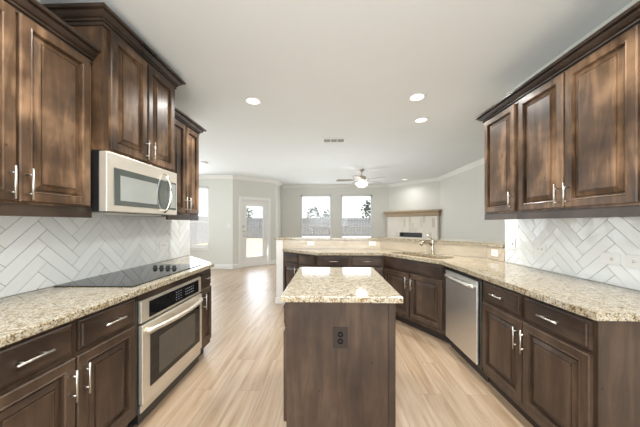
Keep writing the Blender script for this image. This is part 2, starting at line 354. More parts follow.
# ------------------------------------------------------------ herringbone tile
def clip(poly, x0, y0, x1, y1):
    def cl(p, ins, inter):
        o = []
        for i in range(len(p)):
            a_, b_ = p[i-1], p[i]
            if ins(b_):
                if not ins(a_): o.append(inter(a_, b_))
                o.append(b_)
            elif ins(a_): o.append(inter(a_, b_))
        return o
    def ix(v): return lambda a_, b_: (v, a_[1]+(b_[1]-a_[1])*(v-a_[0])/(b_[0]-a_[0]))
    def iy(v): return lambda a_, b_: (a_[0]+(b_[0]-a_[0])*(v-a_[1])/(b_[1]-a_[1]), v)
    for ins, it in ((lambda p: p[0] >= x0, ix(x0)), (lambda p: p[0] <= x1, ix(x1)), (lambda p: p[1] >= y0, iy(y0)), (lambda p: p[1] <= y1, iy(y1))):
        if len(poly) < 3: return []
        poly = cl(poly, ins, it)
    return poly
def area2(p): return abs(sum(p[i-1][0]*p[i][1]-p[i][0]*p[i-1][1] for i in range(len(p))))/2
def herringbone(name, length, z0, z1, loc, rz, mat, W_=.075, n=4, g=.0017, ox=0, oz=0, tilt=.006, holes=()):
    bm = B(); box(bm, 0, -.004, z0, length, -.001, z1, mi=1)
    c45 = math.sqrt(.5); rng = random.Random(3)
    K = int((length+3)/W_)
    for k in range(-K, K):
        for m_ in range(-12, 14):
            for kind in (0, 1):
                if kind == 0: u0, v0, u1, v1 = k+2*n*m_, k, k+2*n*m_+n, k+1
                else: u0, v0, u1, v1 = k-1+2*n*m_, k, k+2*n*m_, k+n
                q = [(u0*W_+g, v0*W_+g), (u1*W_-g, v0*W_+g), (u1*W_-g, v1*W_-g), (u0*W_+g, v1*W_-g)]
                q = [((u-v)*c45+ox, (u+v)*c45+oz) for u, v in q]
                if max(p[0] for p in q) < 0 or min(p[0] for p in q) > length or max(p[1] for p in q) < z0 or min(p[1] for p in q) > z1: continue
                p = clip(q, 0.001, z0+.001, length-.001, z1-.001)
                if len(p) < 3 or area2(p) < 1e-5: continue
                cx = sum(a_[0] for a_ in p)/len(p); cz = sum(a_[1] for a_ in p)/len(p)
                tx, tz = rng.uniform(-tilt, tilt), rng.uniform(-tilt, tilt)
                f = [bm.verts.new((a_[0], -.0085+tx*(a_[0]-cx)+tz*(a_[1]-cz), a_[1])) for a_ in p]
                r_ = [bm.verts.new((a_[0], -.003, a_[1])) for a_ in p]
                bm.faces.new(f)
                for i in range(len(p)): bm.faces.new((f[i-1], f[i], r_[i], r_[i-1]))
    o = link(name, bm, [mat, 'grout' if mat == 'tile' else 'creamgrout']); o.location = loc; o.rotation_euler = (0, 0, rz)
    return o
o = herringbone('tile_backsplash', LE-.02+.3, .916, 1.50, (XL, -.3, 0), math.pi/2, 'tile', ox=-.03, oz=.02)
tag(o, 'glossy white herringbone tile backsplash on the left wall behind the black cooktop', 'backsplash')
o = herringbone('tile_backsplash', RE+.3, .916, 1.50, (XR, RE, 0), -math.pi/2, 'tile', ox=-.01, oz=.03, tilt=.011)
tag(o, 'glossy white herringbone tile backsplash on the right wall above the dishwasher counter', 'backsplash')

# ------------------------------------------------------------ knee wall, bar top, worktops
def offs(path, d):
    P = [Vector(p) for p in path]; out = []
    def nr(a_, b_):
        t = (b_-a_).normalized(); return Vector((-t.y, t.x))
    for i, p in enumerate(P):
        if i == 0: m = nr(P[0], P[1])
        elif i == len(P)-1: m = nr(P[-2], P[-1])
        else:
            n0, n1 = nr(P[i-1], p), nr(p, P[i+1]); m = (n0+n1).normalized(); m = m/m.dot(n0)
        out.append(tuple(p+m*d))
    return out
knee = [(-.86, 4.17), (.86, 4.17), (1.925, 3.10), (1.925, RE+.002)]
ko = offs(knee, .12)
bm = B(); prism(bm, knee+ko[::-1], 0.001, 1.058)
structure(link('wall_peninsula', bm, 'trim'))
bm = B(); sweep(bm, [ko[1], ko[0], knee[0], (-.765, 4.17)], [(0, .001), (.014, .001), (.014, .09), (0, .1)]); structure(link('baseboard_peninsula', bm, 'trim'))
kd = (Vector(knee[2])-Vector(knee[1])); kl = kd.length; ka = math.atan2(kd.y, kd.x)
# cream tile on the kitchen face of the half wall
t1 = herringbone('half_wall_tile', .86+.75, .916, 1.057, (-.75, 4.17, 0), 0, 'btile', ox=.1, tilt=.004)
tag(t1, 'cream tile strip below the raised bar, straight stretch behind the island', 'backsplash')
t2 = herringbone('half_wall_tile', kl-.01, .916, 1.057, (.86, 4.17, 0), ka, 'btile', ox=.1, tilt=.004)
t3 = herringbone('half_wall_tile', .29, .916, 1.057, (1.925, 3.095, 0), -math.pi/2, 'btile', ox=.1, tilt=.004)
tag(t3, 'cream tile strip below the raised bar, short stretch meeting the right wall', 'backsplash')
tag(t2, 'cream tile strip below the raised bar, slanted stretch behind the faucet', 'backsplash')
bi = [(-.89, 4.152), (.853, 4.152), (1.908, 3.092), (1.908, 2.812)]
bo = offs(bi, .40)
bm = B(); prism(bm, bi+bo[::-1], 1.06, 1.098, bev=.006)
tag(link('bar_top', bm, 'granite'), 'long raised granite bar ledge bending along the half wall', 'bar top')
wf = [(1.25, 1.215), (1.258, 2.83), (.78, 3.60), (-.18, 3.60), (-.745, 4.10)]
# worktop with a sink cut-out
sc = Vector((1.222, 3.385)); sdir = Vector((.49, -.70)).normalized(); sn = Vector((-sdir.y, sdir.x))
if sn.x < 0: sn = -sn
sw, sd = .40, .168
hole = []
for i in range(32):
    t_ = i*2*math.pi/32; ce, se = math.cos(t_), math.sin(t_)
    e_ = .35
    hole.append(sc+sdir*sw*math.copysign(abs(ce)**e_, ce)+sn*sd*math.copysign(abs(se)**e_, se))
def ring_prism(bm, outer, hole, z0, z1):
    for z in (z0, z1):
        ov = [bm.verts.new((*p, z)) for p in outer]; hv = [bm.verts.new((*p, z)) for p in hole]
        oe = [bm.edges.new((ov[i-1], ov[i])) for i in range(len(ov))]; he = [bm.edges.new((hv[i-1], hv[i])) for i in range(len(hv))]
        bmesh.ops.triangle_fill(bm, edges=oe+he, use_beauty=True)
        if z == z0: ol, hl = ov, hv
    for lo, hi in ((ol, ov), (hl, hv)):
        for i in range(len(lo)): bm.faces.new((lo[i-1], lo[i], hi[i], hi[i-1]))
GZ0, GZ1 = .876, .914
outer = wf+[(-.745, 4.165), (.855, 4.165), (1.915, 3.095), (1.92, 1.215)]
# chamfer the front near corner as in the photo
bm = B(); ring_prism(bm, outer, hole, GZ0, GZ1)
tag(link('worktop', bm, 'granite'), 'granite worktop running round the right wall, sink corner and peninsula', 'worktop')
bm = B(); prism(bm, [(XL+.002, -.25), (-1.19, -.25), (-1.19, 2.60), (XL+.002, 3.24)], GZ0, GZ1, bev=.006)
tag(link('worktop', bm, 'granite'), 'granite worktop along the left wall under the black cooktop', 'worktop')

# ------------------------------------------------------------ cabinet parts
def door_mesh(w, h, flat=False):
    bm = B()
    if flat: rings = [(0, 0), (0, -.010), (.006, -.014), (.014, -.015), (.018, -.020)]
    else: rings = [(0, 0), (0, -.016), (.005, -.021), (.044, -.021), (.048, -.0235), (.053, -.020), (.054, -.003), (.062, -.002), (.066, -.008), (.090, -.0165), (.0905, -.012), (.0945, -.012), (.095, -.0195), (.100, -.021)]
    pr = None
    for ins, y in rings:
        q = [bm.verts.new(p) for p in ((ins, y, ins), (w-ins, y, ins), (w-ins, y, h-ins), (ins, y, h-ins))]
        if pr:
            for i in range(4): bm.faces.new((pr[i-1], pr[i], q[i], q[i-1]))
        else: bm.faces.new(q[::-1])
        pr = q
    bm.faces.new(pr); return bm
def pull(parent, x, z, L_=.15, vert=True, y=-.021):
    bm = B(); r = .0048; out = y-.032
    ax = Vector((0, 0, 1)) if vert else Vector((1, 0, 0)); c = Vector((x, out, z))
    tube(bm, [c-ax*L_/2, c+ax*L_/2], r, 10)
    for s_ in (-1, 1):
        p = c+ax*s_*L_*.30; tube(bm, [Vector((p.x, y+.002, p.z)), Vector((p.x, out, p.z))], .0045, 8)
    return link('handle', bm, 'nickel', parent, True)
def add_door(root, x, z, w, h, handle=None, hz=None, yo=0, name='door', L_=.15, mat='basewood'):
    o = link(name, door_mesh(w, h), mat, root); o.location = (x, yo, z)
    if handle == 'R': pull(o, w-.028, hz, L_)
    if handle == 'L': pull(o, .028, hz, L_)
    return o
def add_drawer(root, x, z, w, h, name='drawer', handle=True, yo=0, L_=.13):
    o = link(name, door_mesh(w, h, True), 'woodh', root); o.location = (x, yo, z)
    if handle: pull(o, w/2, h/2+.005, L_, False, -.02)
    return o
DZ0, DZ1, WZ0, WZ1 = .15, .69, .712, .855
def base_body(root, w, dep, top=GZ0-.001, z0=.10, notch=True):
    bm = B(); box(bm, 0, 0, z0, w, dep, top, bev=.001); link('body', bm, 'basewood', root)
    bm = B(); box(bm, 0, .06, .001, w, .08, z0); link('toe_kick', bm, 'kick', root)
def base_cab(label, loc, rz, w, dep, group=None, gap=.008, m=.022):
    r = thing('base_cabinet', label, 'cabinet', loc, rz, group); base_body(r, w, dep)
    dw = (w-2*m-gap)/2
    for i in range(2):
        x = m+i*(dw+gap)
        add_door(r, x, DZ0, dw, DZ1-DZ0, 'R' if i == 0 else 'L', DZ1-DZ0-.12)
    d2 = (w-2*m-.03)/2
    for i in range(2): add_drawer(r, m+i*(d2+.03), WZ0, d2, WZ1-WZ0)
    return r
LX = -1.225   # face of the left run
PI2 = math.pi/2
DEP = LX-XL-.003
c1 = base_cab('dark stained base cabinet with two drawers, left of the wall oven under granite', (LX, .78, 0), PI2, .785, DEP)
base_cab('dark base cabinet nearest the camera on the left, beyond the photo edge', (LX, -.01, 0), PI2, .785, DEP)
# oven stile / filler
bm = B(); box(bm, 0, 0, .10, .020, DEP, GZ0-.001); o = link('filler_strip', bm, 'black'); o.location = (LX, 1.566, 0); o.rotation_euler = (0, 0, PI2)
tag(o, 'narrow black filler strip between left base cabinet and steel oven', 'filler strip')
# oven housing
ov = thing('wall_oven', 'stainless built-in oven below the cooktop with black glass door and curved handle', 'oven', (LX, 1.588, 0), PI2)
OW = .765
boxo('body', 'black', (.0, .0, .03, OW, DEP-.03, .828), ov)
bm = B(); box(bm, 0, -.022, .682, OW, -.001, .826, bev=.003); link('control_panel', bm, 'steelw', ov)
bm = B(); box(bm, .07, -.0245, .70, OW-.05, -.0225, .808); dsp = link('display', bm, 'bglass', ov)
for kx, kz, kw in [(.37+i*.03, .722+j*.02, .008) for i in range(3) for j in range(4)]+[(.50+i*.028, .730+j*.022, .012) for i in range(5) for j in range(3)]:
    bm = B(); box(bm, kx, -.0255, kz, kx+kw, -.0247, kz+.005); link('key', bm, 'mark', dsp)
bm = B(); box(bm, 0, -.030, .155, OW, -.001, .668, bev=.004); dr_ = link('door', bm, 'steelw', ov)
bm = B(); box(bm, .07, -.0335, .235, OW-.045, -.0305, .585, bev=.001); gl = link('glass', bm, 'bglass', dr_)
bm = B(); box(bm, .155, -.0355, .275, OW-.13, -.0337, .535, bev=.0005); link('inner_window', bm, 'ovenwin', gl)
bm = B(); pts = []
for i in range(17):
    t_ = i/16; pts.append((.03+t_*(OW-.06), -.034-.058*math.sin(math.pi*t_)**.55, .625))
tube(bm, pts, .017, 12, flat=1.0); link('handle', bm, 'steelw', dr_, True)
bm = B(); box(bm, 0, -.018, .10, OW, -.001, .148, bev=.003); link('vent_strip', bm, 'steel', ov)
bm = B(); box(bm, 0, .05, .001, OW, .07, .029); link('toe_kick', bm, 'kick', ov)
bm = B(); box(bm, 0, -.001, .83, OW, .02, GZ0-.001); link('top_rail', bm, 'woodh', ov)
# end cabinet, right of the oven, with angled back end
ex0, ex1 = 2.357, 2.585
r = thing('base_cabinet', 'slim dark base cabinet with one drawer at far end of left counter', 'cabinet', (LX, ex0, 0), PI2)
wE = ex1-ex0
bm = B(); prism(bm, [(0, 0), (wE, 0), (wE+DEP-.01, DEP), (0, DEP)], .10, GZ0-.001); link('body', bm, 'basewood', r)
bm = B(); prism(bm, [(0, .06), (wE-.02, .06), (wE-.02, .08), (0, .08)], .001, .10); link('toe_kick', bm, 'kick', r)
add_door(r, .012, DZ0, wE-.024, DZ1-DZ0, 'L', DZ1-DZ0-.12); add_drawer(r, .012, WZ0, wE-.024, WZ1-WZ0, L_=.09)
# right run
RX = 1.285
RD = XR-RX-.003
base_cab('dark base cabinet with two drawers beside the dishwasher, under the right counter', (RX, 2.135, 0), -PI2, .895, RD)
# dishwasher
dwt = thing('dishwasher', 'stainless dishwasher with curved handle under the right counter', 'dishwasher', (RX, 2.775, 0), -PI2)
boxo('body', 'black', (.002, .0, .10, .625, RD-.03, GZ0-.003), dwt, .001)
bm = B(); box(bm, .022, -.022, .125, .592, -.001, .835, bev=.005); dwd = link('door', bm, 'steel', dwt)
bm = B(); pts = [(.05+i/12*.51, -.026-.040*math.sin(math.pi*i/12)**.5, .782) for i in range(13)]
tube(bm, pts, .018, 10); link('handle', bm, 'nickel', dwd, True)
bm = B(); box(bm, .002, .05, .001, .625, .07, .099); link('toe_kick', bm, 'kick', dwt)
# sink cabinet on the slant
fo = offs(wf, -.035)  # faces of the cabinets
fx = [( RX, 2.815), (.80, 3.637), (-.165, 3.637), (-.742, 4.148)]
r = thing('sink_base_cabinet', 'dark slanted sink cabinet with two doors below the faucet', 'cabinet')
bm = B(); prism(bm, [fx[0], fx[1], (.815, 3.65), (RX+.015, 2.828)], .10, GZ0-.001); link('body', bm, 'basewood', r)
bm = B(); prism(bm, [(RX+.06, 2.777), (RX+.06, 2.84), (.84, 3.70), (.86, 3.71), (RX+.08, 2.85), (RX+.08, 2.777)], .001, .099); link('toe_kick', bm, 'kick', r)
v = Vector(fx[0])-Vector(fx[1]); sa = math.atan2(v.y, v.x); SL = v.length
fr = Matrix.Translation((*fx[1], 0)) @ Matrix.Rotation(sa, 4, 'Z')
def place(o): o.matrix_local = fr @ Matrix.Translation(o.location); return o
mm = .022; dwid = (SL-2*mm-.03)/2
for i in range(2): place(add_door(r, mm+i*(dwid+.03), DZ0, dwid, DZ1-DZ0, 'R' if i == 0 else 'L', DZ1-DZ0-.12))
place(add_drawer(r, mm, WZ0, SL-2*mm, WZ1-WZ0, name='false_drawer_front', handle=False))
# peninsula centre cabinet
base_cab('dark base cabinet with two drawers in the peninsula, straight behind the island', (-.163, 3.637, 0), 0, .96, .525)
# peninsula angled end cabinet
r = thing('base_cabinet', 'angled dark end cabinet of the peninsula at its left tip', 'cabinet')
bm = B(); prism(bm, [fx[3], (-.167, 3.639), (-.167, 4.163), (-.742, 4.163)], .10, GZ0-.001); link('body', bm, 'basewood', r)
bm = B(); prism(bm, [(-.69, 4.16), (-.167, 3.70), (-.167, 3.72), (-.67, 4.16)], .001, .099); link('toe_kick', bm, 'kick', r)
v = Vector((-.167, 3.639))-Vector(fx[3]); aa = math.atan2(v.y, v.x); AL = v.length
fr = Matrix.Translation((*fx[3], 0)) @ Matrix.Rotation(aa, 4, 'Z')
dwid = (AL-2*mm-.02)/2
for i in range(2):
    place(add_door(r, mm+i*(dwid+.02), DZ0, dwid, DZ1-DZ0, 'R' if i == 0 else 'L', DZ1-DZ0-.12)); place(add_drawer(r, mm+i*(dwid+.02), WZ0, dwid, WZ1-WZ0, handle=False))

# ------------------------------------------------------------ island
IX0, IX1, IY0, IY1 = -.245, .385, 1.475, 2.37
r = thing('kitchen_island', 'dark wood kitchen island base standing alone in the middle of the floor', 'kitchen island')
bm = B(); box(bm, IX0, IY0, .001, IX1, IY1, GZ0-.001, bev=.002); link('body', bm, 'basewood', r)
bm = B(); box(bm, IX1-.034, IY0-.006, .001, IX1+.006, IY0+.03, GZ0-.001, bev=.002); link('corner_post', bm, 'trimwood', r)
for i in range(2):
    wI = (IY1-IY0-.06)/2
    for nm, z0, h_, fl in (('door', .15, .54, False), ('drawer', .712, .143, True)):
        o = link(nm, door_mesh(wI, h_, fl), 'basewood', r); o.rotation_euler = (0, 0, -PI2); o.location = (IX0, IY1-.02-i*(wI+.02), z0)
        if fl: pull(o, wI/2, h_/2, .13, False, -.02)
        else: pull(o, wI-.03 if i == 0 else .03, h_-.12)
bm = B(); prism(bm, [(-.272, 1.44), (.425, 1.44), (.425, 2.405), (-.272, 2.405)], GZ0, GZ1, bev=.006)
tag(link('island_top', bm, 'granite'), 'rectangular granite slab on the island', 'worktop')
def outlet(label, cat, loc, rz, w=.075, h=.118, mat='plate', slots=((0, .02), (0, -.02)), kind='outlet', horiz=False, group=None):
    t = thing('wall_'+kind, label, cat, loc, rz, group)
    bm = B(); box(bm, -w/2, -.006, -h/2, w/2, -.0005, h/2, bev=.0015); link('cover_plate', bm, mat, t)
    for sx_, sz_ in slots:
        if kind == 'outlet':
            bm = B(); R = Matrix.Translation((sx_, -.006, sz_)) @ Matrix.Rotation(PI2, 4, 'X')
            if mat == 'bplate':
                lathe(bm, [(.0165, -.001), (.0165, .0015)], 20); bmesh.ops.transform(bm, matrix=R, verts=bm.verts[:]); s_ = link('socket', bm, 'slot', t)
                bm = B(); box(bm, sx_-.003, -.0082, sz_-.008, sx_+.003, -.0076, sz_+.008); box(bm, sx_-.011, -.0082, sz_-.002, sx_+.011, -.0076, sz_+.002)
                link('contact', bm, 'bplate', s_)
            else:
                lathe(bm, [(.015, -.001), (.015, .0015)], 20); bmesh.ops.transform(bm, matrix=R, verts=bm.verts[:]); s_ = link('socket', bm, 'plate', t)
                bm = B()
                if horiz: box(bm, sx_-.005, -.0082, sz_+.004, sx_+.005, -.0076, sz_+.007); box(bm, sx_-.005, -.0082, sz_-.007, sx_+.005, -.0076, sz_-.004); box(bm, sx_+.008, -.0082, sz_-.002, sx_+.012, -.0076, sz_+.002)
                else: box(bm, sx_-.007, -.0082, sz_-.005, sx_-.004, -.0076, sz_+.005); box(bm, sx_+.004, -.0082, sz_-.005, sx_+.007, -.0076, sz_+.005); box(bm, sx_-.002, -.0082, sz_-.012, sx_+.002, -.0076, sz_-.008)
                link('slot', bm, 'slot', s_)
        else:
            bm = B(); box(bm, sx_-.006, -.014, sz_-.012, sx_+.006, -.005, sz_+.012, bev=.002); link('toggle', bm, mat, t)
    return t
outlet('brown duplex outlet on the dark front panel of the island', 'outlet', (.072, IY0-.0005, .665), 0, .088, .122, 'bplate')
# sideways outlets
outlet('white outlet on the half wall tile, left one behind the island', 'outlet', (-.285, 4.16, 1.0), 0, .118, .07, slots=((-.02, 0), (.02, 0)), horiz=True)
outlet('white outlet on the half wall tile, nearer the sink than its twin', 'outlet', (.73, 4.16, 1.0), 0, .118, .07, slots=((-.02, 0), (.02, 0)), horiz=True)
outlet('small white outlet on the short half wall next to the right wall end', 'outlet', (1.917, 2.955, .99), -PI2, .118, .075, slots=((-.02, 0), (.02, 0)), horiz=True)
outlet('white switch plate at the far end of the right tiled backsplash', 'switch', (XR-.010, 2.68, 1.12), -PI2, .075, .118, slots=((0, 0),), kind='switch')
outlet('sideways white outlet on right backsplash, second plate from its far end', 'outlet', (XR-.010, 2.34, 1.10), -PI2, .118, .075, slots=((-.02, 0), (.02, 0)), horiz=True)
outlet('sideways white outlet on right backsplash, left of the nearest plate', 'outlet', (XR-.010, 1.775, 1.09), -PI2, .118, .078, slots=((.01, 0),), horiz=True)
outlet('nearest sideways white outlet on the right backsplash at the photo edge', 'outlet', (XR-.010, 1.62, 1.09), -PI2, .135, .085, slots=((-.022, 0), (.022, 0)), horiz=True)
outlet('white outlet on the left backsplash above the cooktop knobs', 'outlet', (XL+.010, 2.72, 1.09), PI2, .118, .075, slots=((-.02, 0), (.02, 0)), horiz=True)
outlet('white double switch plate on the breakfast nook wall between window and door', 'switch', (-2.90, 7.299, 1.27), 0, .12, .12, slots=((-.025, 0), (.025, 0)), kind='switch')

# ------------------------------------------------------------ wall cabinets
UZ0, UZ1 = 1.43, 2.36
CPR = [(0, -.012), (.010, -.012), (.010, .004), (.006, .006), (.006, .010), (.018, .012), (.020, .018), (.016, .021), (.016, .025), (.028, .030), (.040, .042), (.047, .052), (.044, .055), (.044, .059), (.062, .060), (.066, .066), (.066, .078), (0, .078)]
def wall_cab(label, loc, rz, w, dep, z0=UZ0, z1=UZ1, doors=2, hinge='L', rail=True, m=.022, group=None, dm=.012):
    r = thing('wall_cabinet', label, 'cabinet', loc, rz, group)
    bm = B(); box(bm, 0, 0, z0-.005, w, dep, z1+.03, bev=.001); link('body', bm, 'wood', r)
    if rail:
        bm = B(); box(bm, 0, -.006, 1.366, w, .014, z0-.006, bev=.002); box(bm, 0, .014, 1.40, w, dep, z0-.006); link('light_rail', bm, 'trimwood', r)
    h = z1-z0-.005-dm; dw = (w-2*m-(doors-1)*.014)/doors
    for i in range(doors):
        hd = ('R' if i == 0 else 'L') if doors == 2 else hinge
        add_door(r, m+i*(dw+.014), z0+.008, dw, h, hd, .085, L_=.155, mat='wood')
    return r
def crown(path, z, parent=None, name='crown'):
    bm = B(); sweep(bm, path, CPR, z); return link(name, bm, 'trimwood', parent)
UX = -1.505; UD = UX-XL-.010
u1 = wall_cab('tall dark wall cabinet left of the microwave with two raised panel doors', (UX, .77, 0), PI2, .785, UD)
crown([(-.001, 0), (.785, 0)], UZ1-.005, u1)
u0 = wall_cab('dark wall cabinet nearest the camera on the left, beyond the photo edge', (UX, -.02, 0), PI2, .785, UD)
crown([(.785, 0), (0, 0)][::-1], UZ1-.005, u0)
MX = -1.43; MD = MX-XL-.003
um = wall_cab('taller dark wall cabinet above the microwave, reaching nearly to the ceiling', (MX, 1.558, 0), PI2, .752, MD, 1.805, 2.605, rail=False, m=.04, dm=.025)
crown([(0, MD), (0, 0), (.752, 0), (.752, MD)], 2.60, um)
u3 = wall_cab('narrow dark wall cabinet right of the microwave, at the end of the left wall', (UX, 2.313, 0), PI2, .56, UD, m=.018)
crown([(0, 0), (.56, 0), (.56, UD)], UZ1-.005, u3)
VX = 1.605; VD = XR-VX-.010
ua = wall_cab('single door dark wall cabinet at the far end of the right wall', (VX, 2.63, 0), -PI2, .455, VD, doors=1, hinge='R')
ub = wall_cab('double door dark wall cabinet in the middle of the right wall', (VX, 2.173, 0), -PI2, .85, VD)
uc = wall_cab('nearest dark wall cabinet on the right wall, cut off by the photo edge', (VX, 1.321, 0), -PI2, .85, VD)
crown([(0, VD), (0, 0), (.455, 0)], UZ1-.005, ua); crown([(0, 0), (.85, 0)], UZ1-.005, ub); crown([(0, 0), (.85, 0)], UZ1-.005, uc)
# ------------------------------------------------------------ microwave
mw = thing('microwave', 'stainless over-the-range microwave hanging above the cooktop', 'microwave', (MX, 1.558, 0), PI2)
MWW = .75
boxo('body', 'black', (.002, .03, 1.405, MWW, MD-.008, 1.797), mw, .002)
bm = B(); box(bm, .002, -.022, 1.408, MWW, .029, 1.795, bev=.004); dm_ = link('door', bm, 'steelw', mw)
bm = B(); box(bm, .055, -.0255, 1.452, MWW-.02, -.0225, 1.70, bev=.001); gw = link('glass', bm, 'greenglass', dm_)
bm = B(); box(bm, .105, -.0275, 1.485, .47, -.0257, 1.655, bev=.0005); link('mesh_window', bm, 'mesh', gw)
bm = B(); box(bm, .625, -.0275, 1.47, MWW-.03, -.0257, 1.685, bev=.0005); link('control_panel', bm, 'mesh', gw)
bm = B(); pts = [(.565, -.022-.062*math.sin(math.pi*i/14)**.6, 1.425+.33*i/14) for i in range(15)]
tube(bm, pts, .011, 10); link('handle', bm, 'chrome', dm_, True)
bm = B(); box(bm, .10, .06, 1.398, .65, .28, 1.405); link('bottom_grille', bm, 'steel', mw)

# ------------------------------------------------------------ cooktop
ck = thing('cooktop', 'black glass electric cooktop with four knobs in the left granite counter', 'cooktop', (0, 0, GZ1))
bm = B(); box(bm, -1.805, 1.60, .0005, -1.268, 2.50, .007, bev=.002); cg = link('glass_surface', bm, 'bglass', ck)
for i in range(4):
    bm = B(); lathe(bm, [(.021, .0072), (.021, .012), (.016, .014), (.015, .030), (.012, .032)], 18, (-1.575+i*.059, 2.25, 0))
    box(bm, -1.575+i*.059-.004, 2.235, .03, -1.575+i*.059+.004, 2.265, .036, bev=.001); link('knob', bm, 'black', ck)

# ------------------------------------------------------------ sink and faucet
sk = thing('kitchen_sink', 'undermount sink basin in the slanted granite corner', 'sink', (sc.x, sc.y, .876), math.atan2(sdir.y, sdir.x))
bm = B()
def rr(w, h, z, e_=.35, n_=32):
    return [bm.verts.new((w*math.copysign(abs(math.cos(i*2*math.pi/n_))**e_, math.cos(i*2*math.pi/n_)), h*math.copysign(abs(math.sin(i*2*math.pi/n_))**e_, math.sin(i*2*math.pi/n_)), z)) for i in range(n_)]
rs = [rr(sw+.02, sd+.02, -.001), rr(sw-.002, sd-.002, -.001), rr(sw-.012, sd-.012, -.17), rr(sw-.04, sd-.04, -.185), rr(.04, .04, -.19)]
for r0, r1 in zip(rs, rs[1:]):
    for i in range(32): bm.faces.new((r0[i-1], r0[i], r1[i], r1[i-1]))
bm.faces.new(rs[-1]); link('basin', bm, 'sink', sk, True)
bm = B(); box(bm, -.012, -sd+.012, -.17, .012, sd-.012, -.03, bev=.004); link('divider', bm, 'sink', sk)
bm = B(); lathe(bm, [(.035, -.188), (.035, -.186), (.02, -.1855)], 20, (.18, 0, 0)); link('drain', bm, 'chrome', sk)
fb = sc+sn*.225+sdir*.03
# local -y points at the cook's side of the sink
fc = thing('faucet', 'single lever nickel faucet standing behind the sink', 'faucet', (fb.x, fb.y, GZ1), math.atan2(sdir.y, sdir.x)-.25)
bm = B(); lathe(bm, [(.032, 0.0005), (.032, .008), (.027, .014), (.025, .12), (.029, .15), (.029, .175), (.02, .19)], 20); link('body', bm, 'fauc', fc, True)
bm = B(); tube(bm, [(0, -.01, .125), (0, -.06, .165), (0, -.12, .175), (0, -.175, .155), (0, -.19, .125)], [.019, .019, .019, .023, .025], 12); link('spout', bm, 'fauc', fc, True)
bm = B(); tube(bm, [(0, 0, .185), (0, -.02, .22), (-.02, -.075, .265)], [.013, .009, .008], 10); link('lever', bm, 'fauc', fc, True)

# ------------------------------------------------------------ fireplace
fd = (pG-pF).normalized(); fa = math.atan2(fd.y, fd.x)
fp = thing('fireplace', 'cream tiled corner fireplace with wooden mantel and narrow black firebox', 'fireplace', (pF.x, pF.y, 0), fa)
FL = (pG-pF).length; f0, f1 = .05, FL-.02; fy = -.13; o0, o1, oz0, oz1 = .56, 1.38, .88, 1.03
bm = B()
box(bm, f0, fy, .001, o0, -.002, 1.56); box(bm, o1, fy, .001, f1, -.002, 1.56); box(bm, o0, fy, .001, o1, -.002, oz0); box(bm, o0, fy, oz1, o1, -.002, 1.56)
link('surround', bm, 'stone', fp)
bm = B(); box(bm, o0+.001, -.04, oz0+.001, o1-.001, -.01, oz1-.001); link('firebox', bm, 'black', fp)
bm = B()
for q in ((o0, oz0, o0+.015, oz1), (o1-.015, oz0, o1, oz1), (o0, oz0, o1, oz0+.015), (o0, oz1-.015, o1, oz1)): box(bm, q[0]+.001, fy-.006, q[1]+.001, q[2]-.001, fy+.03, q[3]-.001)
link('firebox_frame', bm, 'black', fp)
bm = B(); sweep(bm, [(f1+.01, -.003), (f1+.01, fy-.01), (f0-.02, fy-.01), (f0-.02, -.003)][::-1], [(0, 1.562), (.02, 1.562), (.03, 1.60), (.03, 1.66), (.06, 1.70), (.07, 1.715), (.09, 1.715), (.09, 1.755), (0, 1.755)])
box(bm, f0-.02, fy-.01, 1.562, f1+.01, -.003, 1.755); link('mantel', bm, 'mantel', fp)

# ------------------------------------------------------------ ceiling things
dl_spots = [(-.863, 2.875, 'recessed ceiling light on the left, above the aisle'), (.992, 2.842, 'nearer recessed ceiling light of the right pair'),
            (1.266, 3.475, 'farther recessed ceiling light of the right pair, above the sink'), (2.45, 8.15, 'distant recessed ceiling light in front of the fireplace wall'),
            (-.9, .95, 'recessed ceiling light overhead on the left, outside the photo'), (.95, .95, 'recessed ceiling light overhead on the right, outside the photo'),
            (-.5, -1.0, 'recessed ceiling light behind the camera')]
dl = thing('recessed_light', '', 'ceiling light')
bm = B(); lathe(bm, [(.098, -.001), (.098, -.006), (.086, -.010), (.072, -.004), (.072, -.001)], 32); link('trim_ring', bm, 'trim', dl, True)
bm = B(); lathe(bm, [(.070, -.0015), (.070, -.004)], 32); link('lens', bm, 'lens', dl)
index_children()
for i, (x, y, lb) in enumerate(dl_spots):
    o = dl if i == 0 else copy_tree(dl)
    o.location = (x, y, CH-.0005); o['label'] = lb; o['group'] = 'recessed ceiling lights'
    l = bpy.data.lights.new('downlight', 'AREA'); l.shape = 'DISK'; l.size = .13; l.energy = 13 if i != 3 else 4; l.color = (1, .975, .93); l.spread = math.radians(150)
    lo = bpy.data.objects.new('downlight', l); COL.objects.link(lo); lo.location = (x, y, CH-.02)
# vent
vt = thing('ceiling_vent', 'rectangular white air vent in the middle of the ceiling', 'vent', (.10, 4.27, CH-.0005))
bm = B()
for q in ((-.19, -.10, .19, -.08), (-.19, .08, .19, .10), (-.19, -.08, -.17, .08), (.17, -.08, .19, .08), (-.06, -.08, -.05, .08), (.05, -.08, .06, .08)): box(bm, q[0], q[1], -.010, q[2], q[3], -.0005)
link('frame', bm, 'trim', vt)
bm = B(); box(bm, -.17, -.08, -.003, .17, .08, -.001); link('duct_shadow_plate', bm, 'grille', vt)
bm = B()
for i in range(4): box(bm, -.17, -.048+i*.032-.002, -.006, .17, -.048+i*.032+.002, -.004)
link('louver', bm, 'trim', vt)
sd_ = thing('smoke_detector', 'round white smoke detector on the nook ceiling', 'smoke detector', (-2.85, 5.72, CH))
bm = B(); lathe(bm, [(.085, -.0005), (.085, -.02), (.07, -.035), (.03, -.038)], 28); link('housing', bm, 'trim', sd_, True)
bm = B(); lathe(bm, [(.02, -.0382), (.02, -.041)], 16); link('test_button', bm, 'plate', sd_)
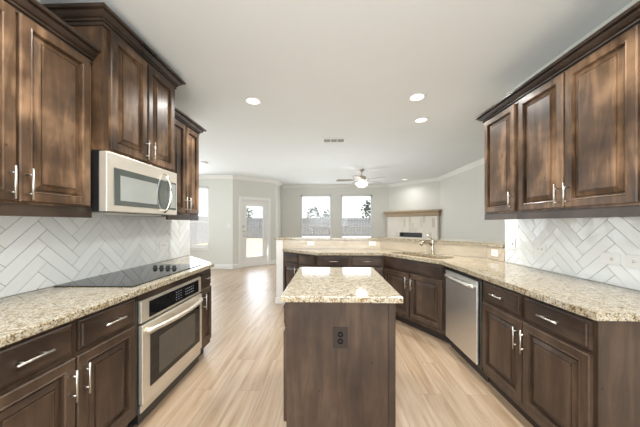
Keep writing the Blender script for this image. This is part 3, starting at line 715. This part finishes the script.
# fan
fn = thing('ceiling_fan', 'five blade ceiling fan with frosted light bowl in the living room', 'ceiling fan', (.88, 6.61, CH))
bm = B(); lathe(bm, [(.065, -.001), (.065, -.02), (.03, -.06)], 24); link('canopy', bm, 'fmetal', fn, True)
bm = B(); lathe(bm, [(.012, -.055), (.012, -.17)], 12); link('downrod', bm, 'fmetal', fn, True)
bm = B(); lathe(bm, [(.03, -.165), (.09, -.18), (.115, -.21), (.115, -.26), (.08, -.29), (.06, -.335)], 28); link('motor', bm, 'fmetal', fn, True)
bm = B(); lathe(bm, [(.10, -.336), (.15, -.35), (.155, -.375), (.13, -.42), (.07, -.455), (.01, -.465)], 28); link('light_bowl', bm, 'bowl', fn, True)
for k in range(5):
    a_ = math.radians(176+72*k)
    bm = B(); pts = [(.19, -.05), (.30, -.065), (.60, -.07), (.655, -.045), (.665, 0), (.655, .045), (.60, .07), (.30, .065), (.19, .05)]
    prism(bm, pts, -.004, .004); bmesh.ops.transform(bm, matrix=Matrix.Translation((0, 0, -.275)) @ Matrix.Rotation(a_, 4, 'Z') @ Matrix.Rotation(math.radians(11), 4, 'X'), verts=bm.verts[:])
    bl = link('blade', bm, 'blade', fn)
    bm = B(); box(bm, .08, -.018, -.27, .22, .018, -.262); bmesh.ops.transform(bm, matrix=Matrix.Rotation(a_, 4, 'Z'), verts=bm.verts[:]); link('blade_arm', bm, 'fmetal', bl)

# ------------------------------------------------------------ outdoors
bm = B(); box(bm, -45, -8, -.25, 45, 70, -.10); structure(link('ground', bm, 'lawn'))
bm = B(); box(bm, -3.2, 9.8, -.10, 3.0, 11.4, -.06); tag(link('patio_slab', bm, 'patio'), 'concrete patio slab outside the glass door', 'patio')
def fence(label, p0, p1, h=1.95):
    p0, p1 = Vector(p0), Vector(p1); L_ = (p1-p0).length; a_ = math.atan2(p1.y-p0.y, p1.x-p0.x)
    t = thing('wooden_fence', label, 'fence', (p0.x, p0.y, -.10), a_)
    bm = B(); x = 0; rg = random.Random(5)
    while x < L_-.13: box(bm, x, 0, .02, x+.132, .02, h+rg.uniform(-.015, .015)); x += .145
    link('pickets', bm, 'fence', t)
    bm = B()
    for z in (.3, 1.0, 1.65): box(bm, 0, .021, z, L_, .06, z+.09)
    link('rail', bm, 'fence', t)
    k = 0
    while k < L_:
        bm = B(); box(bm, k, .061, .001, k+.09, .15, h-.05); link('post', bm, 'fence', t); k += 2.44
fence('weathered grey picket fence at the back of the yard beyond both windows', (-9, 24), (14, 24))
fence('weathered grey side fence of the yard seen through the breakfast window', (-9, 9), (-9, 23.8))
def tree(label, x, y, h, w, seed):
    rg = random.Random(seed); t = thing('tree', label, 'tree', (x, y, -.10), 0)
    bm = B(); tube(bm, [(0, 0, 0), (.05, 0, h*.3), (0, .05, h*.6)], [.14*h/5, .1*h/5, .05*h/5], 8); link('trunk', bm, 'bark', t, True)
    bm = B()
    for i in range(260):
        th_ = rg.uniform(0, 6.283); ph = rg.uniform(-1, 1); rad = rg.uniform(.3, 1)**.5
        zc = h*.62+ph*h*.36*rad; rw = w*math.sqrt(max(.05, 1-ph*ph))*rad
        c = Vector((rw*math.cos(th_), rw*math.sin(th_), zc)); s_ = rg.uniform(.06, .14)*w
        r_ = bmesh.ops.create_icosphere(bm, subdivisions=1, radius=s_)
        mt = Matrix.Translation(c) @ Matrix.Rotation(rg.uniform(0, 3), 4, Vector((rg.random(), rg.random(), rg.random()+.1)).normalized()) @ Matrix.Diagonal((1, rg.uniform(.4, .8), rg.uniform(.3, .7), 1))
        bmesh.ops.transform(bm, matrix=mt, verts=r_['verts'])
    link('crown', bm, 'leaf', t)
tree('small dark conical tree beyond the fence, in the left window', -1.7, 30, 3.6, .9, 1)
tree('low round tree beyond the fence at the right of the left window', .2, 31, 3.2, 1.2, 2)
tree('bushy dark tree beyond the fence, left part of the right window', 6.1, 32, 4.8, 1.9, 3)
tree('slender tree beyond the fence seen through the glass door', -11.6, 34, 4.2, 1.4, 4)
def house(label, x, y, w, h):
    t = thing('house', label, 'house', (x, y, -.10))
    boxo('wall', 'patio', (-w/2, 0, 0, w/2, 6, h*.6), t)
    bm = B(); v = [bm.verts.new(p) for p in ((-w/2-.4, -.4, h*.6), (w/2+.4, -.4, h*.6), (w/2+.4, 6.4, h*.6), (-w/2-.4, 6.4, h*.6), (-w/4, 3, h), (w/4, 3, h))]
    for q in ((0, 1, 5, 4), (1, 2, 5), (2, 3, 4, 5), (3, 0, 4), (3, 2, 1, 0)): bm.faces.new([v[i] for i in q])
    link('roof', bm, 'roof', t)
house('pale distant house roof beyond the fence in the left window', -6.3, 46, 8, 3.6)
house('distant house roof beyond the fence at the right of the right window', 13.0, 46, 8, 3.3)
